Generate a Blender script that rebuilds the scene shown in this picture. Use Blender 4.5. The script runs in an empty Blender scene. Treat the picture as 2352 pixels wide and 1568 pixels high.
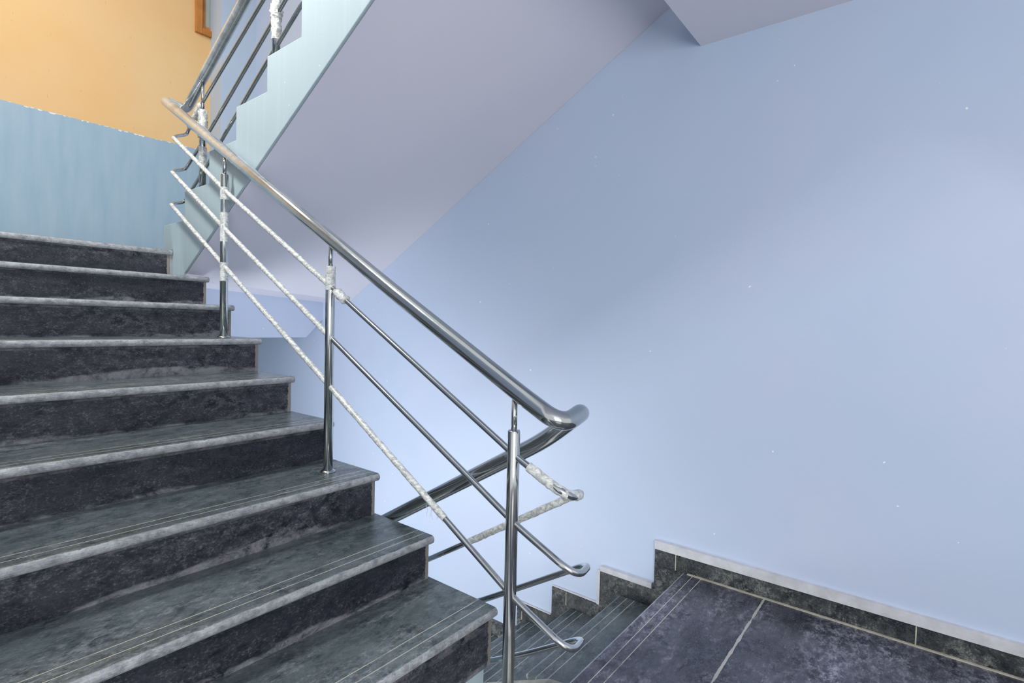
import bpy, bmesh, math, random
from mathutils import Vector, Matrix
random.seed(4)
sc = bpy.context.scene
COL = sc.collection

# ---------------------------------------------------------------- camera
YAW, PITCH, ROLL, FPX = 0.90370, -0.03375, 0.02480, 1221.45
cy, sy = math.cos(YAW), math.sin(YAW)
fw = Vector((sy*math.cos(PITCH), cy*math.cos(PITCH), math.sin(PITCH)))
rt = Vector((cy, -sy, 0)); up = rt.cross(fw)
c_, s_ = math.cos(ROLL), math.sin(ROLL)
rt, up = c_*rt + s_*up, -s_*rt + c_*up
cd = bpy.data.cameras.new('camera'); cam = bpy.data.objects.new('camera', cd); COL.objects.link(cam)
m = Matrix((rt, up, -fw)).transposed().to_4x4()
cam.matrix_world = m
cd.sensor_width = 36; cd.lens = FPX/2352*36; cd.clip_start = 0.02
sc.camera = cam

# ---------------------------------------------------------------- light
sc.view_settings.view_transform = 'Standard'; sc.view_settings.look = 'None'
sc.view_settings.gamma = 1; sc.view_settings.use_curve_mapping = False
sc.view_settings.exposure = 0.0
w = bpy.data.worlds.new('world'); sc.world = w; w.use_nodes = True
w.node_tree.nodes['Background'].inputs[0].default_value = (0.96, 0.98, 1.0, 1)
w.node_tree.nodes['Background'].inputs[1].default_value = 0.95

def area(name, loc, target, size, power, col, sy_=None):
    l = bpy.data.lights.new(name, 'AREA'); l.energy = power; l.color = col; l.size = size
    if sy_: l.shape = 'RECTANGLE'; l.size_y = sy_
    o = bpy.data.objects.new(name, l); COL.objects.link(o); o.location = loc
    o.rotation_euler = (Vector(target)-Vector(loc)).to_track_quat('-Z', 'Y').to_euler()
    return o
area('landing_fill_light', (-1.2, -1.7, 0.15), (1.7, 1.6, 0.55), 1.6, 62, (0.97, 0.98, 1.0), 1.6)  # added fill behind the camera, no real source; lifts soffit and ceiling
area('lower_wall_fill_light', (0.35, 2.75, -1.45), (2.3, 2.1, -0.85), 1.0, 46, (0.95, 0.98, 1.0), 1.0)  # added fill hidden under the near flight, brightens the lower right wall
area('upper_landing_light', (0.2, 3.9, 3.1), (1.0, 5.0, 1.9), 1.0, 20, (1.0, 0.97, 0.9), 0.8)
area('stairwell_lamp', (0.10, 2.35, 2.25), (1.2, 2.6, 0.6), 0.30, 46, (1.0, 0.99, 0.97), 0.30)

# ---------------------------------------------------------------- materials
def mat(name):
    m = bpy.data.materials.new(name); m.use_nodes = True
    nt = m.node_tree; return m, nt, nt.nodes['Principled BSDF']
def N(nt, t, **kw):
    n = nt.nodes.new(t)
    for k, v in kw.items():
        if k in n.inputs: n.inputs[k].default_value = v
        else: setattr(n, k, v)
    return n
def noise(nt, vec, scale, detail=4, rough=.55, dist=0.0):
    n = N(nt, 'ShaderNodeTexNoise'); n.inputs['Scale'].default_value = scale
    n.inputs['Detail'].default_value = detail; n.inputs['Roughness'].default_value = rough
    n.inputs['Distortion'].default_value = dist
    nt.links.new(vec, n.inputs['Vector']); return n.outputs['Fac']
def ramp(nt, fac, p0, p1, c0=(0, 0, 0, 1), c1=(1, 1, 1, 1)):
    r = N(nt, 'ShaderNodeValToRGB'); e = r.color_ramp.elements
    e[0].position = p0; e[1].position = p1; e[0].color = c0; e[1].color = c1
    nt.links.new(fac, r.inputs[0]); return r.outputs[0]
def mix(nt, f, a, b, mode='MIX'):
    n = N(nt, 'ShaderNodeMix', data_type='RGBA', blend_type=mode)
    for s, v in ((0, f), (6, a), (7, b)):
        if hasattr(v, 'is_linked') or isinstance(v, bpy.types.NodeSocket): nt.links.new(v, n.inputs[s])
        else: n.inputs[s].default_value = v
    return n.outputs[2]
def math_(nt, op, a, b=0.0, c=None, clamp=False):
    n = N(nt, 'ShaderNodeMath', operation=op); n.use_clamp = clamp
    for i, v in enumerate((a, b, c)):
        if v is None: continue
        if isinstance(v, bpy.types.NodeSocket): nt.links.new(v, n.inputs[i])
        else: n.inputs[i].default_value = v
    return n.outputs[0]
def coords(nt, kind='Object', scale=None):
    tc = N(nt, 'ShaderNodeTexCoord').outputs[kind]
    if scale:
        mp = N(nt, 'ShaderNodeMapping'); mp.inputs['Scale'].default_value = scale
        nt.links.new(tc, mp.inputs[0]); return mp.outputs[0]
    return tc
def sep(nt, v):
    s = N(nt, 'ShaderNodeSeparateXYZ'); nt.links.new(v, s.inputs[0]); return s.outputs
def bump(nt, h, strength, dist=.01):
    b = N(nt, 'ShaderNodeBump'); b.inputs['Strength'].default_value = strength; b.inputs['Distance'].default_value = dist
    nt.links.new(h, b.inputs['Height']); return b.outputs[0]
def lk(nt, s, b, name): nt.links.new(s, b.inputs[name])

def plaster(name, c1, c2, streak=False, rough=.55, specks=True):
    m, nt, b = mat(name)
    v = coords(nt)
    f = ramp(nt, noise(nt, v, 1.3, 3), .35, .68)
    col = mix(nt, f, (*c1, 1), (*c2, 1))
    if streak:
        vs = coords(nt, scale=(40, 40, 1.2))
        s = ramp(nt, noise(nt, vs, 1.0, 3), .5, .8)
        col = mix(nt, math_(nt, 'MULTIPLY', s, .35), col, (min(1, c1[0]*1.3), min(1, c1[1]*1.25), min(1, c1[2]*1.2), 1))
    if specks:
        s = ramp(nt, noise(nt, v, 38, 1), .795, .81)
        col = mix(nt, s, col, (.8, .85, .9, 1))
    lk(nt, col, b, 'Base Color'); b.inputs['Roughness'].default_value = rough
    h = noise(nt, v, 55, 4)
    lk(nt, bump(nt, h, .12, .004), b, 'Normal')
    return m
M = {}
M['wall_blue'] = plaster('blue wall paint', (.47, .57, .72), (.51, .57, .725))
M['lavender'] = plaster('lavender plaster', (.68, .68, .765), (.71, .695, .77), specks=False)
M['ceiling'] = plaster('ceiling plaster', (.76, .75, .81), (.78, .75, .80), specks=False)
M['stringer'] = plaster('pale blue paint', (.345, .44, .475), (.37, .455, .485), streak=True)
M['column'] = plaster('pale lavender blue paint', (.46, .56, .68), (.50, .59, .70))

# back wall: blue dado below a ragged line, ochre above
m, nt, b = mat('ochre and blue wall'); M['wall_back'] = m
v = coords(nt); o = sep(nt, v)
edge = math_(nt, 'MULTIPLY_ADD', noise(nt, v, 9, 5), .016, 1.418)
hi = math_(nt, 'GREATER_THAN', o[2], edge)
hi2 = math_(nt, 'GREATER_THAN', o[2], math_(nt, 'SUBTRACT', edge, math_(nt, 'MULTIPLY', ramp(nt, noise(nt, v, 30, 3), .5, .7), .012)))
och = mix(nt, ramp(nt, noise(nt, v, 1.1, 4), .3, .7), (.80, .49, .20, 1), (.80, .56, .29, 1))
och = mix(nt, ramp(nt, noise(nt, coords(nt, scale=(3, 3, 1)), 16, 3), .70, .80), och, (.50, .32, .16, 1))
blu = mix(nt, ramp(nt, noise(nt, coords(nt, scale=(6, 6, .8)), 2, 4), .35, .7), (.30, .44, .54, 1), (.37, .49, .58, 1))
col = mix(nt, hi2, blu, (.8, .83, .82, 1)); col = mix(nt, hi, col, och)
lk(nt, col, b, 'Base Color'); b.inputs['Roughness'].default_value = .5
lk(nt, bump(nt, noise(nt, v, 40, 4), .15, .004), b, 'Normal')

def stone(name, kind):
    m, nt, b = mat(name)
    v = coords(nt); o = sep(nt, v)
    wv = coords(nt, 'Object', (1.0, 3.2, 3.2))
    oi = N(nt, 'ShaderNodeObjectInfo')
    off = N(nt, 'ShaderNodeVectorMath', operation='ADD'); nt.links.new(wv, off.inputs[0])
    cmb = N(nt, 'ShaderNodeCombineXYZ'); nt.links.new(math_(nt, 'MULTIPLY', oi.outputs['Random'], 40.0), cmb.inputs[0]); nt.links.new(cmb.outputs[0], off.inputs[1])
    wv = off.outputs[0]
    n1 = noise(nt, wv, 2.2, 6, .62, .6); n2 = noise(nt, wv, 13, 7, .75, .3); n3 = noise(nt, wv, 70, 5, .8)
    iso = N(nt, 'ShaderNodeVectorMath', operation='ADD'); nt.links.new(coords(nt, scale=(1, 1.5, 1.5)), iso.inputs[0]); nt.links.new(cmb.outputs[0], iso.inputs[1])
    iso = iso.outputs[0]
    n4 = noise(nt, wv, 1.1, 5, .6, .8); n5 = noise(nt, iso, 7.0, 10, .80, .35); n6 = noise(nt, iso, 120, 4, .75)
    n7 = noise(nt, iso, 24, 8, .82, .2)
    pal = {'tread': ((.030, .045, .047, 1), (.120, .152, .160, 1), (.34, .38, .40, 1)),
           'floor': ((.012, .014, .024, 1), (.075, .080, .108, 1), (.42, .42, .50, 1)),
           'skirt': ((.008, .010, .014, 1), (.060, .068, .070, 1), (.36, .37, .35, 1)),
           'riser': ((.005, .006, .013, 1), (.034, .037, .050, 1), (.24, .24, .28, 1))}[kind]
    dk, lt, du = pal
    col = mix(nt, ramp(nt, n5, .40, .60), dk, lt)
    patch = ramp(nt, n4, .40, .66)
    spk = math_(nt, 'MULTIPLY', ramp(nt, n6, .50, .62), ramp(nt, n7, .44, .60))
    k1, k2, k3 = {'tread': (.50, .55, .75), 'floor': (.80, .85, .95), 'skirt': (.60, .80, .85), 'riser': (.42, .80, .85)}[kind]
    cloud = math_(nt, 'MULTIPLY', patch, ramp(nt, n7, .46, .59))
    col = mix(nt, math_(nt, 'MULTIPLY', ramp(nt, n7, .50, .38), k3), col, dk)
    col = mix(nt, math_(nt, 'MULTIPLY', cloud, k1), col, du)
    col = mix(nt, math_(nt, 'MULTIPLY', math_(nt, 'MULTIPLY_ADD', patch, .7, .3), math_(nt, 'MULTIPLY', spk, k2)), col, du)
    if kind in ('riser', 'skirt'):
        band = math_(nt, 'MULTIPLY', ramp(nt, noise(nt, wv, 1.7, 4, .6, .4), .50, .60), ramp(nt, n3, .60, .40))
        col = mix(nt, math_(nt, 'MULTIPLY', band, .92), col, (.004, .005, .014, 1))
    rough = math_(nt, 'MULTIPLY_ADD', n2, .34, .10 if kind != 'riser' else .3)
    if kind == 'tread' or kind == 'floor':
        # two pale engraved grooves behind the nosing, and a dusty worn nosing
        for yy in (.045, .082):
            d = math_(nt, 'ABSOLUTE', math_(nt, 'SUBTRACT', o[1] if kind == 'tread' else math_(nt, 'MULTIPLY', o[1], -1), yy))
            g = math_(nt, 'MULTIPLY', math_(nt, 'LESS_THAN', d, .0014), ramp(nt, noise(nt, v, 7, 3), .3, .45))
            col = mix(nt, g, col, (.50, .49, .42, 1))
    if kind == 'tread':
        e = math_(nt, 'LESS_THAN', math_(nt, 'ADD', o[1], math_(nt, 'MULTIPLY', n7, .022)), .020)
        col = mix(nt, math_(nt, 'MULTIPLY', e, .75), col, mix(nt, ramp(nt, n7, .38, .62), (.17, .18, .20, 1), (.50, .51, .53, 1)))
        rough = math_(nt, 'MAXIMUM', rough, math_(nt, 'MULTIPLY', e, .6))
    if kind == 'floor':
        e = math_(nt, 'GREATER_THAN', o[1], -.006)
        col = mix(nt, math_(nt, 'MULTIPLY', e, .6), col, (.45, .46, .48, 1))
        d = math_(nt, 'ABSOLUTE', math_(nt, 'ADD', o[1], .335))
        wob = math_(nt, 'MULTIPLY_ADD', noise(nt, v, 14, 4), .016, -.004)
        g = math_(nt, 'LESS_THAN', d, wob)
        col = mix(nt, g, col, (.42, .41, .38, 1))
    if kind == 'riser':
        # local z=0 at the foot, local x=0 at the open end
        hgt = math_(nt, 'MULTIPLY', math_(nt, 'SUBTRACT', n4, .44), .22)
        inside = ramp(nt, math_(nt, 'SUBTRACT', hgt, o[2]), -.012, .012)
        foot = math_(nt, 'MULTIPLY', inside, ramp(nt, n5, .40, .56))
        col = mix(nt, math_(nt, 'MULTIPLY', foot, .75), col, mix(nt, n3, (.14, .14, .16, 1), (.40, .39, .43, 1)))
        top = math_(nt, 'MULTIPLY', math_(nt, 'GREATER_THAN', o[2], .122), ramp(nt, n5, .44, .60))
        col = mix(nt, math_(nt, 'MULTIPLY', top, .35), col, (.26, .25, .25, 1))
        en = math_(nt, 'GREATER_THAN', math_(nt, 'ADD', o[0], math_(nt, 'MULTIPLY', n2, .022)), -.003)
        col = mix(nt, math_(nt, 'MULTIPLY', en, .8), col, (.27, .25, .22, 1))
    lk(nt, col, b, 'Base Color'); lk(nt, rough, b, 'Roughness')
    lk(nt, bump(nt, n7, {'tread': .10, 'floor': .10, 'riser': .5, 'skirt': .5}[kind], .003), b, 'Normal')
    b.inputs['Specular IOR Level'].default_value = .5 if kind in ('tread', 'floor') else .3
    return m
M['tread'] = stone('polished slate tread', 'tread')
M['floor'] = stone('polished slate floor', 'floor')
M['riser'] = stone('dark slate riser', 'riser')
M['skirt'] = stone('dark slate skirting', 'skirt')

def simple(name, col, rough=.5, metal=0.0, nz=0, nd=.2, bmp=0):
    m, nt, b = mat(name)
    b.inputs['Roughness'].default_value = rough; b.inputs['Metallic'].default_value = metal
    if nz:
        v = coords(nt); n = noise(nt, v, nz, 5, .65)
        d = tuple(c*(1-nd) for c in col)
        lk(nt, mix(nt, ramp(nt, n, .35, .65), (*d, 1), (*col, 1)), b, 'Base Color')
        if bmp: lk(nt, bump(nt, n, bmp, .004), b, 'Normal')
    else: b.inputs['Base Color'].default_value = (*col, 1)
    return m
M['cement'] = simple('rough cement', (.42, .41, .36), .9, 0, 12, .45, .5)
M['whitecement'] = simple('white cement', (.62, .63, .66), .8, 0, 16, .2, .3)
M['wood'] = simple('orange varnished wood', (.62, .24, .045), .4, 0, 7, .4, .2)
M['glass'] = simple('pale frosted pane', (.50, .55, .48), .2, 0, 3, .1)
M['grout'] = simple('pale grout', (.5, .48, .40), .9, 0, 20, .3)
# stainless steel with fine dust
m, nt, b = mat('stainless steel'); M['steel'] = m
v = coords(nt); b.inputs['Metallic'].default_value = 1
col = mix(nt, ramp(nt, noise(nt, v, 6, 6, .7), .4, .75), (.50, .52, .52, 1), (.66, .68, .66, 1)); lk(nt, col, b, 'Base Color')
lk(nt, math_(nt, 'MULTIPLY_ADD', noise(nt, v, 18, 4), .14, .06), b, 'Roughness')
# handrail steel: the same tube under a dull film of site dust
m, nt, b = mat('dusty stainless steel'); M['steel_dusty'] = m
v = coords(nt); d = math_(nt, 'MULTIPLY', ramp(nt, noise(nt, v, 5, 6, .7), .30, .6), ramp(nt, sep(nt, v)[2], .02, .75))
lk(nt, mix(nt, d, (.48, .51, .51, 1), (.56, .60, .62, 1)), b, 'Base Color')
lk(nt, math_(nt, 'MULTIPLY_ADD', d, -.40, .98), b, 'Metallic')
lk(nt, math_(nt, 'MULTIPLY_ADD', noise(nt, v, 18, 4), .16, .04), b, 'Roughness')
# cloudy plastic film
m, nt, b = mat('cloudy plastic film'); M['film'] = m
v = coords(nt); n = noise(nt, coords(nt, scale=(1, 1.0, 1.6)), 60, 3, .6, .8)
lk(nt, mix(nt, ramp(nt, n, .3, .7), (.62, .64, .61, 1), (.84, .86, .83, 1)), b, 'Base Color')
b.inputs['Roughness'].default_value = .28
lk(nt, math_(nt, 'MULTIPLY_ADD', ramp(nt, n, .36, .60), .40, .52), b, 'Alpha')
lk(nt, bump(nt, n, .4, .004), b, 'Normal')

# ---------------------------------------------------------------- helpers
def link(name, me, material, parent=None, loc=None):
    o = bpy.data.objects.new(name, me); COL.objects.link(o)
    if material: me.materials.append(material)
    if loc is not None: o.location = loc
    if parent: o.parent = parent
    return o
def from_bm(name, bm, material, parent=None, origin=None, smooth=False):
    bmesh.ops.recalc_face_normals(bm, faces=bm.faces)
    if origin is not None:
        bmesh.ops.translate(bm, verts=bm.verts, vec=-Vector(origin))
    me = bpy.data.meshes.new(name); bm.to_mesh(me); bm.free()
    if smooth:
        for p in me.polygons: p.use_smooth = True
    loc = origin
    if parent:
        pw = Vector(parent.location)
        if parent.parent: pw = pw + parent.parent.location
        loc = (Vector(origin) if origin is not None else Vector()) - pw
    return link(name, me, material, parent, loc)
def box(bm, a, b):
    vs = [bm.verts.new((x, y, z)) for x in (a[0], b[0]) for y in (a[1], b[1]) for z in (a[2], b[2])]
    for f in ((0, 1, 3, 2), (4, 6, 7, 5), (0, 4, 5, 1), (2, 3, 7, 6), (0, 2, 6, 4), (1, 5, 7, 3)):
        bm.faces.new([vs[i] for i in f])
def prism_x(bm, prof, x0, x1, prof1=None):
    """profile of (y,z) extruded from x0 to x1; prof1 is the profile at x1"""
    prof1 = prof1 or prof
    A = [bm.verts.new((x0, y, z)) for y, z in prof]; B = [bm.verts.new((x1, y, z)) for y, z in prof1]
    n = len(prof)
    bm.faces.new(A); bm.faces.new(B[::-1])
    for i in range(n): bm.faces.new((A[i], A[(i+1) % n], B[(i+1) % n], B[i]))
def prism_y(bm, prof, y0, y1):
    A = [bm.verts.new((x, y0, z)) for x, z in prof]; B = [bm.verts.new((x, y1, z)) for x, z in prof]
    n = len(prof)
    bm.faces.new(A); bm.faces.new(B[::-1])
    for i in range(n): bm.faces.new((A[i], A[(i+1) % n], B[(i+1) % n], B[i]))
def bevel(o, w_, seg=2):
    md = o.modifiers.new('bevel', 'BEVEL'); md.width = w_; md.segments = seg; md.limit_method = 'ANGLE'; md.angle_limit = math.radians(35)
    return o
def fillet(pts, r, n=8):
    """round the inner corners of a polyline with radius-like offset r"""
    pts = [Vector(p) for p in pts]; out = [pts[0]]
    for i in range(1, len(pts)-1):
        a, p, c = pts[i-1], pts[i], pts[i+1]
        ra = min(r, (a-p).length*.48); rc = min(r, (c-p).length*.48)
        A = p+(a-p).normalized()*ra; C = p+(c-p).normalized()*rc
        for k in range(n+1):
            t = k/n; out.append(A*(1-t)**2 + p*2*t*(1-t) + C*t*t)
    out.append(pts[-1]); return out
def sweep(bm, pts, rad, seg=20, cap=True, lump=0.0):
    pts = [Vector(p) for p in pts]; tang = []
    for i in range(len(pts)):
        a = pts[max(0, i-1)]; c = pts[min(len(pts)-1, i+1)]; tang.append((c-a).normalized())
    nrm = tang[0].orthogonal().normalized(); rings = []
    for i, p in enumerate(pts):
        t = tang[i]; nrm = (nrm - t*nrm.dot(t)).normalized(); bn = t.cross(nrm)
        r = rad[i] if isinstance(rad, (list, tuple)) else rad
        ring = []
        for k in range(seg):
            a = 2*math.pi*k/seg; rr = r*(1+lump*(random.random()-.5))
            ring.append(bm.verts.new(p + (nrm*math.cos(a)+bn*math.sin(a))*rr))
        rings.append(ring)
    for A, B in zip(rings, rings[1:]):
        for k in range(seg): bm.faces.new((A[k], A[(k+1) % seg], B[(k+1) % seg], B[k]))
    if cap: bm.faces.new(rings[0][::-1]); bm.faces.new(rings[-1])
def resample(pts, step):
    pts = [Vector(p) for p in pts]; out = [pts[0]]
    for a, c in zip(pts, pts[1:]):
        n = max(1, int((c-a).length/step))
        for k in range(1, n+1): out.append(a.lerp(c, k/n))
    return out
def tube(name, pts, r, material, parent, seg=20, lump=0.0):
    bm = bmesh.new(); sweep(bm, pts, r, seg, True, lump)
    o = from_bm(name, bm, material, parent, None, True)
    return o
def empty(name, loc, label, cat, group=None):
    o = bpy.data.objects.new(name, None); COL.objects.link(o); o.location = loc; o.empty_display_size = .1
    o['label'] = label; o['category'] = cat
    if group: o['group'] = group
    return o
def struct(name, bm, material, origin=None):
    o = from_bm(name, bm, material, None, origin); o['kind'] = 'structure'; return o

# ---------------------------------------------------------------- setting
XW, XS, XE = 2.32, 1.2057, 1.285
ZL = -1.083
YW = 5.003
bm = bmesh.new(); box(bm, (XW, -2.2, -2.9), (XW+.18, YW, 4.2)); struct('wall_right', bm, M['wall_blue'])
bm = bmesh.new()
WX0, WX1, WZ0, WZ1 = 1.903, 2.62, 2.40, 3.3
box(bm, (-1.6, YW, -2.9), (3.0, YW+.2, WZ0)); box(bm, (-1.6, YW, WZ0), (WX0, YW+.2, 4.2))
box(bm, (WX1, YW, WZ0), (3.0, YW+.2, 4.2)); box(bm, (WX0, YW, WZ1), (WX1, YW+.2, 4.2))
struct('wall_back', bm, M['wall_back'])
bm = bmesh.new(); box(bm, (2.028, 4.79, .375), (XW, YW, 4.2)); struct('wall_column', bm, M['column'])
# near landing floor
bm = bmesh.new(); box(bm, (-1.6, -2.2, ZL-.14), (XW, 0.0, ZL)); 
bm.free(); bm = bmesh.new(); box(bm, (-1.6, -2.2, ZL-.14), (XW, .82, ZL))
fl = struct('floor', bm, M['floor'], (XW, .82, ZL)); bevel(fl, .004)
# upper landing with its beam
bm = bmesh.new()
box(bm, (-1.6, 3.47, .20), (XW, YW, .375))
struct('floor_upper', bm, M['floor'], (XW, 3.2, .375))
bm = bmesh.new()
prism_y(bm, [(-1.6, .2), (-1.6, -.142), (2.182, -.142), (XW, -.003), (XW, .2)], 3.69, 4.0)
struct('ceiling_beam', bm, M['wall_blue'])
bm = bmesh.new(); box(bm, (-1.6, 1.0, -2.9), (XW, YW, -2.62)); struct('floor_lower', bm, M['floor'])
# overhead landing slab
bm = bmesh.new(); box(bm, (-1.6, -2.2, 1.215), (XW, .83, 1.40)); struct('ceiling', bm, M['ceiling'])

# stepped slate skirting on the right wall
sk = [(-2.2, ZL), (-2.2, -.99-.022), (.953, -1.012), (.953, -1.20), (1.227, -1.20), (1.227, -1.372), (1.508, -1.372), (1.508, -1.53), (1.735, -1.53),
      (1.735, -1.70), (2.02, -1.70), (2.02, -1.87), (2.30, -1.87), (2.30, -2.05), (2.58, -2.05), (2.58, -2.3), (2.2, -2.3), (1.6, -1.9), (.82, -1.42), (.82, ZL)]
bm = bmesh.new(); prism_x(bm, sk, XW-.014, XW)
bo = struct('baseboard_right', bm, M['skirt'])
bm = bmesh.new()     # white cement fillet along the skirting top
def strip(y0, y1, z, t, ex=.012): box(bm, (XW-ex, y0, z), (XW, y1, z+t))
strip(-2.2, .953, -1.011, .038, .019); strip(.962, 1.227, -1.199, .024, .022); 
box(bm, (XW-.018, 1.228, -1.37), (XW, 1.243, -1.20)); strip(1.236, 1.508, -1.371, .007, .01); strip(1.516, 1.735, -1.529, .006, .01)
struct('trim_1', bm, M['whitecement'])
bm = bmesh.new()     # grout joints between the skirting stones
for y, z0, z1 in ((.0, ZL, -1.012), (.855, ZL, -1.012), (1.42, -1.44, -1.374), (1.70, -1.62, -1.532)): box(bm, (XW-.0155, y-.002, z0), (XW-.0135, y+.002, z1))
box(bm, (XW-.024, -2.2, ZL), (XW-.012, .80, ZL+.004))
struct('trim_2', bm, M['grout'])

bm = bmesh.new(); box(bm, (-1.6, 3.3, 3.35), (XW, YW, 3.5)); struct('ceiling_upper', bm, M['ceiling'])  # unseen slab added to cut the ochre reflected in the handrail
bm = bmesh.new(); box(bm, (-1.8, 1.4, -2.9), (-1.62, YW, 4.2)); struct('wall_left', bm, M['wall_blue'])
# window in the ochre wall
wn = bpy.data.objects.new('window_1', None); COL.objects.link(wn); wn.location = (WX0, YW, WZ0); wn['kind'] = 'structure'
bm = bmesh.new()
fy0, fy1 = YW-.03, YW+.10
box(bm, (WX0, fy0, WZ0), (WX0+.052, fy1, WZ1)); box(bm, (WX0+.052, fy0, WZ0), (WX1-.052, fy1, WZ0+.05))
box(bm, (WX0+.052, fy0, WZ1-.05), (WX1-.052, fy1, WZ1)); box(bm, (WX1-.052, YW, WZ0), (WX1, fy1, WZ1))
bevel(from_bm('window_frame', bm, M['wood'], wn), .004)
bm = bmesh.new()
x0 = WX0+.056
box(bm, (x0, fy0-.012, WZ0+.052), (x0+.03, fy0+.03, WZ1-.06)); box(bm, (x0+.03, fy0-.012, WZ0+.052), (x0+.30, fy0+.03, WZ0+.085))
# keep the casement clear of the column face
bm.free(); bm = bmesh.new(); box(bm, (x0, YW+.0, WZ0+.052), (x0+.028, YW+.04, WZ1-.052)); box(bm, (x0+.028, YW, WZ0+.052), (WX1-.056, YW+.04, WZ0+.085))
bevel(from_bm('casement', bm, M['wood'], wn), .003)
bm = bmesh.new(); box(bm, (x0+.028, YW+.015, WZ0+.085), (WX1-.056, YW+.022, WZ1-.052)); from_bm('pane', bm, M['glass'], wn)

# ---------------------------------------------------------------- stairs
def tread_mesh(bm, yf, yb, z, x0, x1, t=.030, skew=0.0):
    """slab with a half-round nosing at yf; skew moves the left end of the nosing"""
    pr = [(yb, z), (yf+t*.5, z)]
    for k in range(1, 8):
        a = math.pi/2 + math.pi*k/8
        pr.append((yf+t*.5+math.cos(a)*t*.5, z-t/2+math.sin(a)*t/2))
    pr += [(yf+t*.5, z-t), (yb, z-t)]
    p0 = [(y+(skew if y < yb-.01 else 0), zz) for y, zz in pr]
    prism_x(bm, p0, x0, x1, pr)
def flight(name, loc, label, ny, nz, zbase, x0, x1, tlen_last, skews=None, ex=.012):
    root = empty(name, loc, label, 'stairs')
    zprev = zbase
    for k, (y, z) in enumerate(zip(ny, nz)):
        yb = (ny[k+1]+.030) if k+1 < len(ny) else tlen_last
        if k == 7: yb = 3.29
        sk_ = (skews or {}).get(k, 0.0)
        bm = bmesh.new(); tread_mesh(bm, y, yb, z, x0, x1[k], .03, sk_)
        t = from_bm('tread', bm, M['tread'], root, (x1[k], y, z)); 
        for p in t.data.polygons: p.use_smooth = False
        bevel(t, .004, 3)
        bm = bmesh.new()
        r0 = y+.018
        A = [(x0, r0+sk_), (x1[k]-ex, r0), (x1[k]-ex, r0+.022), (x0, r0+.022+sk_)]
        lo = [bm.verts.new((a, c, zprev)) for a, c in A]; hi = [bm.verts.new((a, c, z-.03)) for a, c in A]
        bm.faces.new(lo); bm.faces.new(hi[::-1])
        for i in range(4): bm.faces.new((lo[i], lo[(i+1) % 4], hi[(i+1) % 4], hi[i]))
        from_bm('riser', bm, M['riser'], root, (x1[k]-ex, r0, zprev))
        zprev = z
    return root
NY = [1.040, 1.333, 1.638, 1.945, 2.256, 2.563, 2.855, 3.160, 3.450]
NZ = [-.899, -.747, -.587, -.425, -.264, -.103, .059, .216, .375]
X1 = [XE]*8 + [XS-.002]
st = flight('staircase', (XE, 1.05, ZL), 'lowest dark slate flight climbing to the left from the near landing', NY, NZ, ZL, -1.0, X1, 3.6, {})
bm = bmesh.new()      # concrete body
pr = [(NY[0]+.042, ZL)]
for k in range(8): pr += [(NY[k]+.042, NZ[k]-.031), (min(NY[k+1]+.042, 9), NZ[k]-.031)] if k < 7 else [(3.195, NZ[6]-.031), (3.195, 0)]
pr = pr[:-1] + [(3.195, -.13), (1.5, -1.22), (1.082, -1.22)]
prism_x(bm, pr, -1.0, XE-.016); cb = from_bm('concrete_body', bm, M['stringer'], st)
cb['label'] = 'pale painted concrete side under the treads'

# descending flight
DY = [1.125, 1.400, 1.690, 1.975, 2.26, 2.545, 2.83]
DZ = [-1.285, -1.445, -1.612, -1.78, -1.945, -2.11, -2.275]
XL2 = 1.56
dn = empty('staircase', (XW, .9, ZL), 'dark slate flight going down beside the right wall behind the steel post', 'stairs')
for k, (y, z) in enumerate(zip(DY, DZ)):
    yprev = DY[k-1] if k else .82
    bm = bmesh.new()
    t = .026; pr = [(yprev-.03, z), (y-t/2, z)]
    for i in range(1, 8):
        a = math.pi/2 - math.pi*i/8; pr.append((y-t/2+math.cos(a)*t/2, z-t/2+math.sin(a)*t/2))
    pr += [(y-t/2, z-t), (yprev-.03, z-t)]
    prism_x(bm, pr, XL2-.0, XW-.0145)
    o = from_bm('tread', bm, M['tread'], dn, (XL2, y, z))
    o.data.transform(Matrix.Rotation(math.pi, 4, 'Z')); o.rotation_euler = (0, 0, math.pi); bevel(o, .003)
    zt = (DZ[k-1]-.026) if k else ZL-.14
    bm = bmesh.new(); box(bm, (XL2, yprev-.028, z), (XW-.0145, yprev-.01, zt)); from_bm('riser', bm, M['riser'], dn, (XW-.0145, yprev-.028, z))
bm = bmesh.new()
pr = [(.60, ZL-.14), (.79, ZL-.14)]
for k in range(7): pr += [((DY[k-1] if k else .82)-.03, DZ[k]-.027), (DY[k]-.03, DZ[k]-.027)]
pr += [(2.8, -2.6), (2.4, -2.6), (.60, -1.45)]
bm2 = bmesh.new(); prism_x(bm2, pr, XL2, XW-.015); from_bm('concrete_body', bm2, M['cement'], dn)
bm.free()
bm = bmesh.new()    # cement curb along the open side
pc = [(.80, ZL-.145), (.823, ZL-.145), (1.02, -1.262), (1.3, -1.40), (2.8, -2.28), (2.8, -2.6), (.8, -1.45)]
prism_x(bm, pc, XE+.004, XL2-.001); cu = from_bm('cement_curb', bm, M['cement'], dn); cu['label'] = 'pale rough cement curb on the open side'

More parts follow.
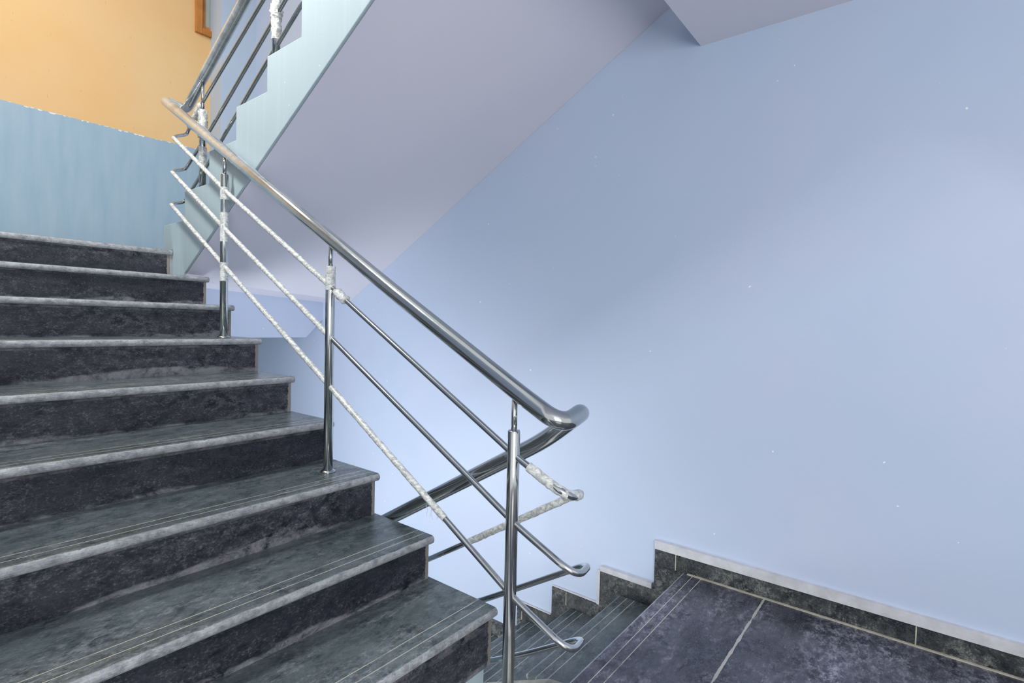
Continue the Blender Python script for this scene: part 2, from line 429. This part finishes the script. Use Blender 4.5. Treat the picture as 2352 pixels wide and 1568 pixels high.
# upper flight: soffit, sawtooth stringer
uf = empty('staircase', (XS, 3.3, .375), 'upper pale blue flight rising overhead to the right with a sawtooth side', 'stairs')
TY = [3.600, 3.296, 2.983, 2.683, 2.386, 2.104, 1.80, 1.50, 1.20, .90]
TZ = [.53, .69, .855, 1.013, 1.168, 1.325, 1.49, 1.65, 1.81, 1.97]
SS = lambda y: 1.154-.553*(y-1.636)
SWl = lambda y: 1.067-.5495*(y-1.636)
XT = XS+.012
def uprof(f, top_off=0.0, yend=3.6):
    pr = [(TY[0], .376)]
    for i in range(len(TY)):
        pr += [(TY[i], TZ[i]+top_off), (TY[i+1] if i+1 < len(TY) else .60, TZ[i]+top_off)]
    pr += [(.60, f(.60)), (3.30, f(3.30)), (3.318, .2205), (3.468, .2205), (3.468, .376)]
    return pr
bm = bmesh.new()
prism_x(bm, uprof(SS), XS, XT, uprof(lambda y: SS(y)+(SWl(y)-SS(y))*.012/(XW-XS)))
so = from_bm('stringer', bm, M['stringer'], uf); bevel(so, .004, 2); so['label'] = 'pale blue sawtooth side of the flight'
# body (soffit) inside
b0 = lambda y: SS(y)+(SWl(y)-SS(y))*.013/(XW-XS)
def bprof(f): return [(3.46, .20), (3.46, f(3.36)-.012+.0), (3.36, f(3.36)), (.831, f(.831)), (.831, f(.831)+.16), (3.30, f(3.30)+.16)]
bm = bmesh.new()
prism_x(bm, [(3.69, .199), (3.69, b0(3.36)-.004), (3.34, b0(3.34)), (.831, b0(.831)), (.831, b0(.831)+.16), (3.2, .199+.10)],
        XT+.001, XW-.001, [(3.69, .199), (3.69, .127), (3.336, SWl(3.336)), (.831, SWl(.831)), (.831, SWl(.831)+.16), (3.2, .199+.10)])
from_bm('soffit', bm, M['lavender'], uf)['label'] = 'smooth lavender underside of the flight'
for k in range(len(TY)):
    yb = TY[k+1] if k+1 < len(TY) else .60
    bm = bmesh.new(); box(bm, (XT+.001, yb, TZ[k]-.03), (XW-.001, TY[k], TZ[k])); from_bm('tread', bm, M['tread'], uf, (XW, yb, TZ[k]))
    bm = bmesh.new(); box(bm, (XT+.001, TY[k]-.022, TZ[k]-.16), (XW-.001, TY[k]-.001, TZ[k]-.03)); from_bm('riser', bm, M['riser'], uf, (XW, TY[k]-.02, TZ[k]-.16))

# ---------------------------------------------------------------- railing
rl = empty('stair_railing', (1.162, .9, ZL), 'continuous stainless steel railing following all three stair flights with clouded plastic on its bars', 'railing')
XP, XU, XD = 1.162, 1.26, 1.315
R1, R2 = .0255, .0093
# heights dip slightly at the landing turn, as the tube levels out
low = [(XD, 2.9, -1.51), (XD, 1.591, -.750), (XD, .90, -.348), (XD, .760, -.236), (XP, .742, -.262), (XP, .86, -.205), (XP, 1.426, .097)]
top = [(XP, 1.426, .097), (XP, 3.463, 1.212), (XU, 3.458, 1.196), (XU, 3.40, 1.196), (XU, 3.264, 1.275), (XU, 2.698, 1.568), (XU, 1.0, 2.45)]
path = fillet(low, .07, 12)[:-1] + fillet(top, .035, 8)
hr = tube('handrail', path, R1, M['steel_dusty'], rl, 28)
bars = [
 ([(XD, 2.9, -1.76), (XD, 1.360, -.838), (XD, .91, -.565), (XD, .762, -.474), (XP, .706, -.448), (XP, .87, -.379), (XP, .918, -.353), (XP, 1.785, .116), (XP, 2.66, .585), (XP, 3.353, .991),
   (XU, 3.42, 1.040), (XU, 3.40, 1.06), (XU, 3.194, 1.18), (XU, 2.533, 1.493), (XU, 1.0, 2.24)]),
 ([(XD, 2.9, -1.94), (XD, 1.111, -.905), (XD, .90, -.776), (XD, .730, -.672), (XP, .684, -.645), (XP, .87, -.566), (XP, .91, -.545), (XP, 1.78, -.078), (XP, 2.67, .408), (XP, 3.37, .805),
   (XU, 3.44, .845), (XU, 3.40, .862), (XU, 3.104, 1.005), (XU, 2.331, 1.423), (XU, 1.0, 2.14)]),
 ([(XD, 2.9, -2.15), (XD, .980, -1.043), (XD, .89, -.988), (XD, .740, -.891), (XP, .697, -.848), (XP, .87, -.774), (XP, .90, -.758), (XP, 1.777, -.266), (XP, 2.66, .222), (XP, 3.382, .628),
   (XU, 3.45, .655), (XU, 3.40, .690), (XU, 3.145, .82), (XU, 2.548, 1.164), (XU, 1.0, 2.01)]),
]
def seg_film(pts, parent, r=R2*1.16, lump=.16, step=.012):
    tube('plastic_wrap', resample(pts, step), r, M['film'], parent, 10, lump)
bo_ = []
for i, p in enumerate(bars):
    o = tube('rail_bar', fillet(p, .068, 10), R2, M['steel'], rl, 14); bo_.append(o)
def lerp(a, b_, t): return tuple(a[k]+(b_[k]-a[k])*t for k in range(3))
for i, p in enumerate(bars):
    # upper span of every bar up to the landing turn is still wrapped
    seg_film(fillet([p[7], p[8], lerp(p[8], p[9], .97)], .01, 3), bo_[i])
seg_film([lerp(bars[2][0][6], bars[2][0][7], .42) if isinstance(bars[2][0], list) else lerp(bars[2][6], bars[2][7], .30), bars[2][7]], bo_[2])
seg_film([lerp(bars[0][6], bars[0][7], .90), lerp(bars[0][6], bars[0][7], .97)], bo_[0], R2*1.7, .6)
seg_film([(XP, .845, -.389), (XP, .775, -.421), (XP+.012, .735, -.442), (XP+.05, .727, -.454), (XP+.09, .737, -.462)], bo_[0], R2*1.5, .28, .008)
seg_film([lerp(bars[0][3], bars[0][2], .2), lerp(bars[0][1], bars[0][2], .35)], bo_[0], R2*1.2, .2)
seg_film([lerp(bars[0][11], bars[0][12], .1), lerp(bars[0][11], bars[0][12], .9)], bo_[0], R2*1.7, .5)

def post(x, y, z, zrail, sleeve, name='post', wrap=None):
    bm = bmesh.new(); sweep(bm, [(x, y, z+.004), (x, y, z+sleeve-.003), (x, y, z+sleeve)], [.0175, .0175, .016], 24)
    o = from_bm(name, bm, M['steel'], rl, (x, y, z), True)
    bm = bmesh.new(); sweep(bm, [(x, y, z+sleeve-.004), (x, y, zrail)], .0085, 16)
    s = from_bm('stem', bm, M['steel'], o, None, True); 
    bm = bmesh.new(); sweep(bm, [(x, y, z), (x, y, z+.004), (x, y, z+.010)], [.029, .028, .019], 24)
    s = from_bm('flange', bm, M['steel'], o, None, True); 
    if wrap:
        for z0, z1, rr, lp in wrap:
            bm = bmesh.new(); n = max(2, int((z1-z0)/.009))
            sweep(bm, [(x, y, z0+(z1-z0)*k/n) for k in range(n+1)], rr, 18, False, lp)
            s = from_bm('plastic_wrap', bm, M['film'], o, None, True); 
    return o
post(XP, .900, ZL, -.21, .787)
post(XP, 1.800, NZ[2], .283, .785, wrap=[(.11, .20, .0186, .05)])
post(XP, 2.700, NZ[5], .775, .785, wrap=[(.56, .62, .0192, .12), (.36, .50, .0187, .06), (.17, .26, .0187, .06)])
post(XU, 3.200, TZ[1], 1.29, .40, wrap=[(.98, 1.13, .022, .45), (.82, .93, .0195, .25)])
post(XU, 2.410, TZ[4], 1.70, .40, wrap=[(1.27, 1.56, .021, .35), (1.37, 1.42, .027, .5)])
post(XU, 1.5, TZ[7], 2.17, .40)
post(XD, 1.90, -1.745, -.94, .70)
# loose strands of film hanging from the bars
def strand(p, n=7, L=.05, parent=None):
    bm = bmesh.new()
    for _ in range(n):
        q = Vector(p)+Vector((0, random.uniform(-.035, .035), 0)); q.z += q.y*0-.0
        a = [q]
        for k in range(5):
            a.append(a[-1]+Vector((random.uniform(-.004, .004), random.uniform(-.006, .006), -L/5*random.uniform(.5, 1.2))))
        sweep(bm, a, .0006, 5)
    from_bm('plastic_strand', bm, M['film'], parent)
strand(lerp(bars[2][6], bars[2][7], .36), 7, .05, bo_[2])
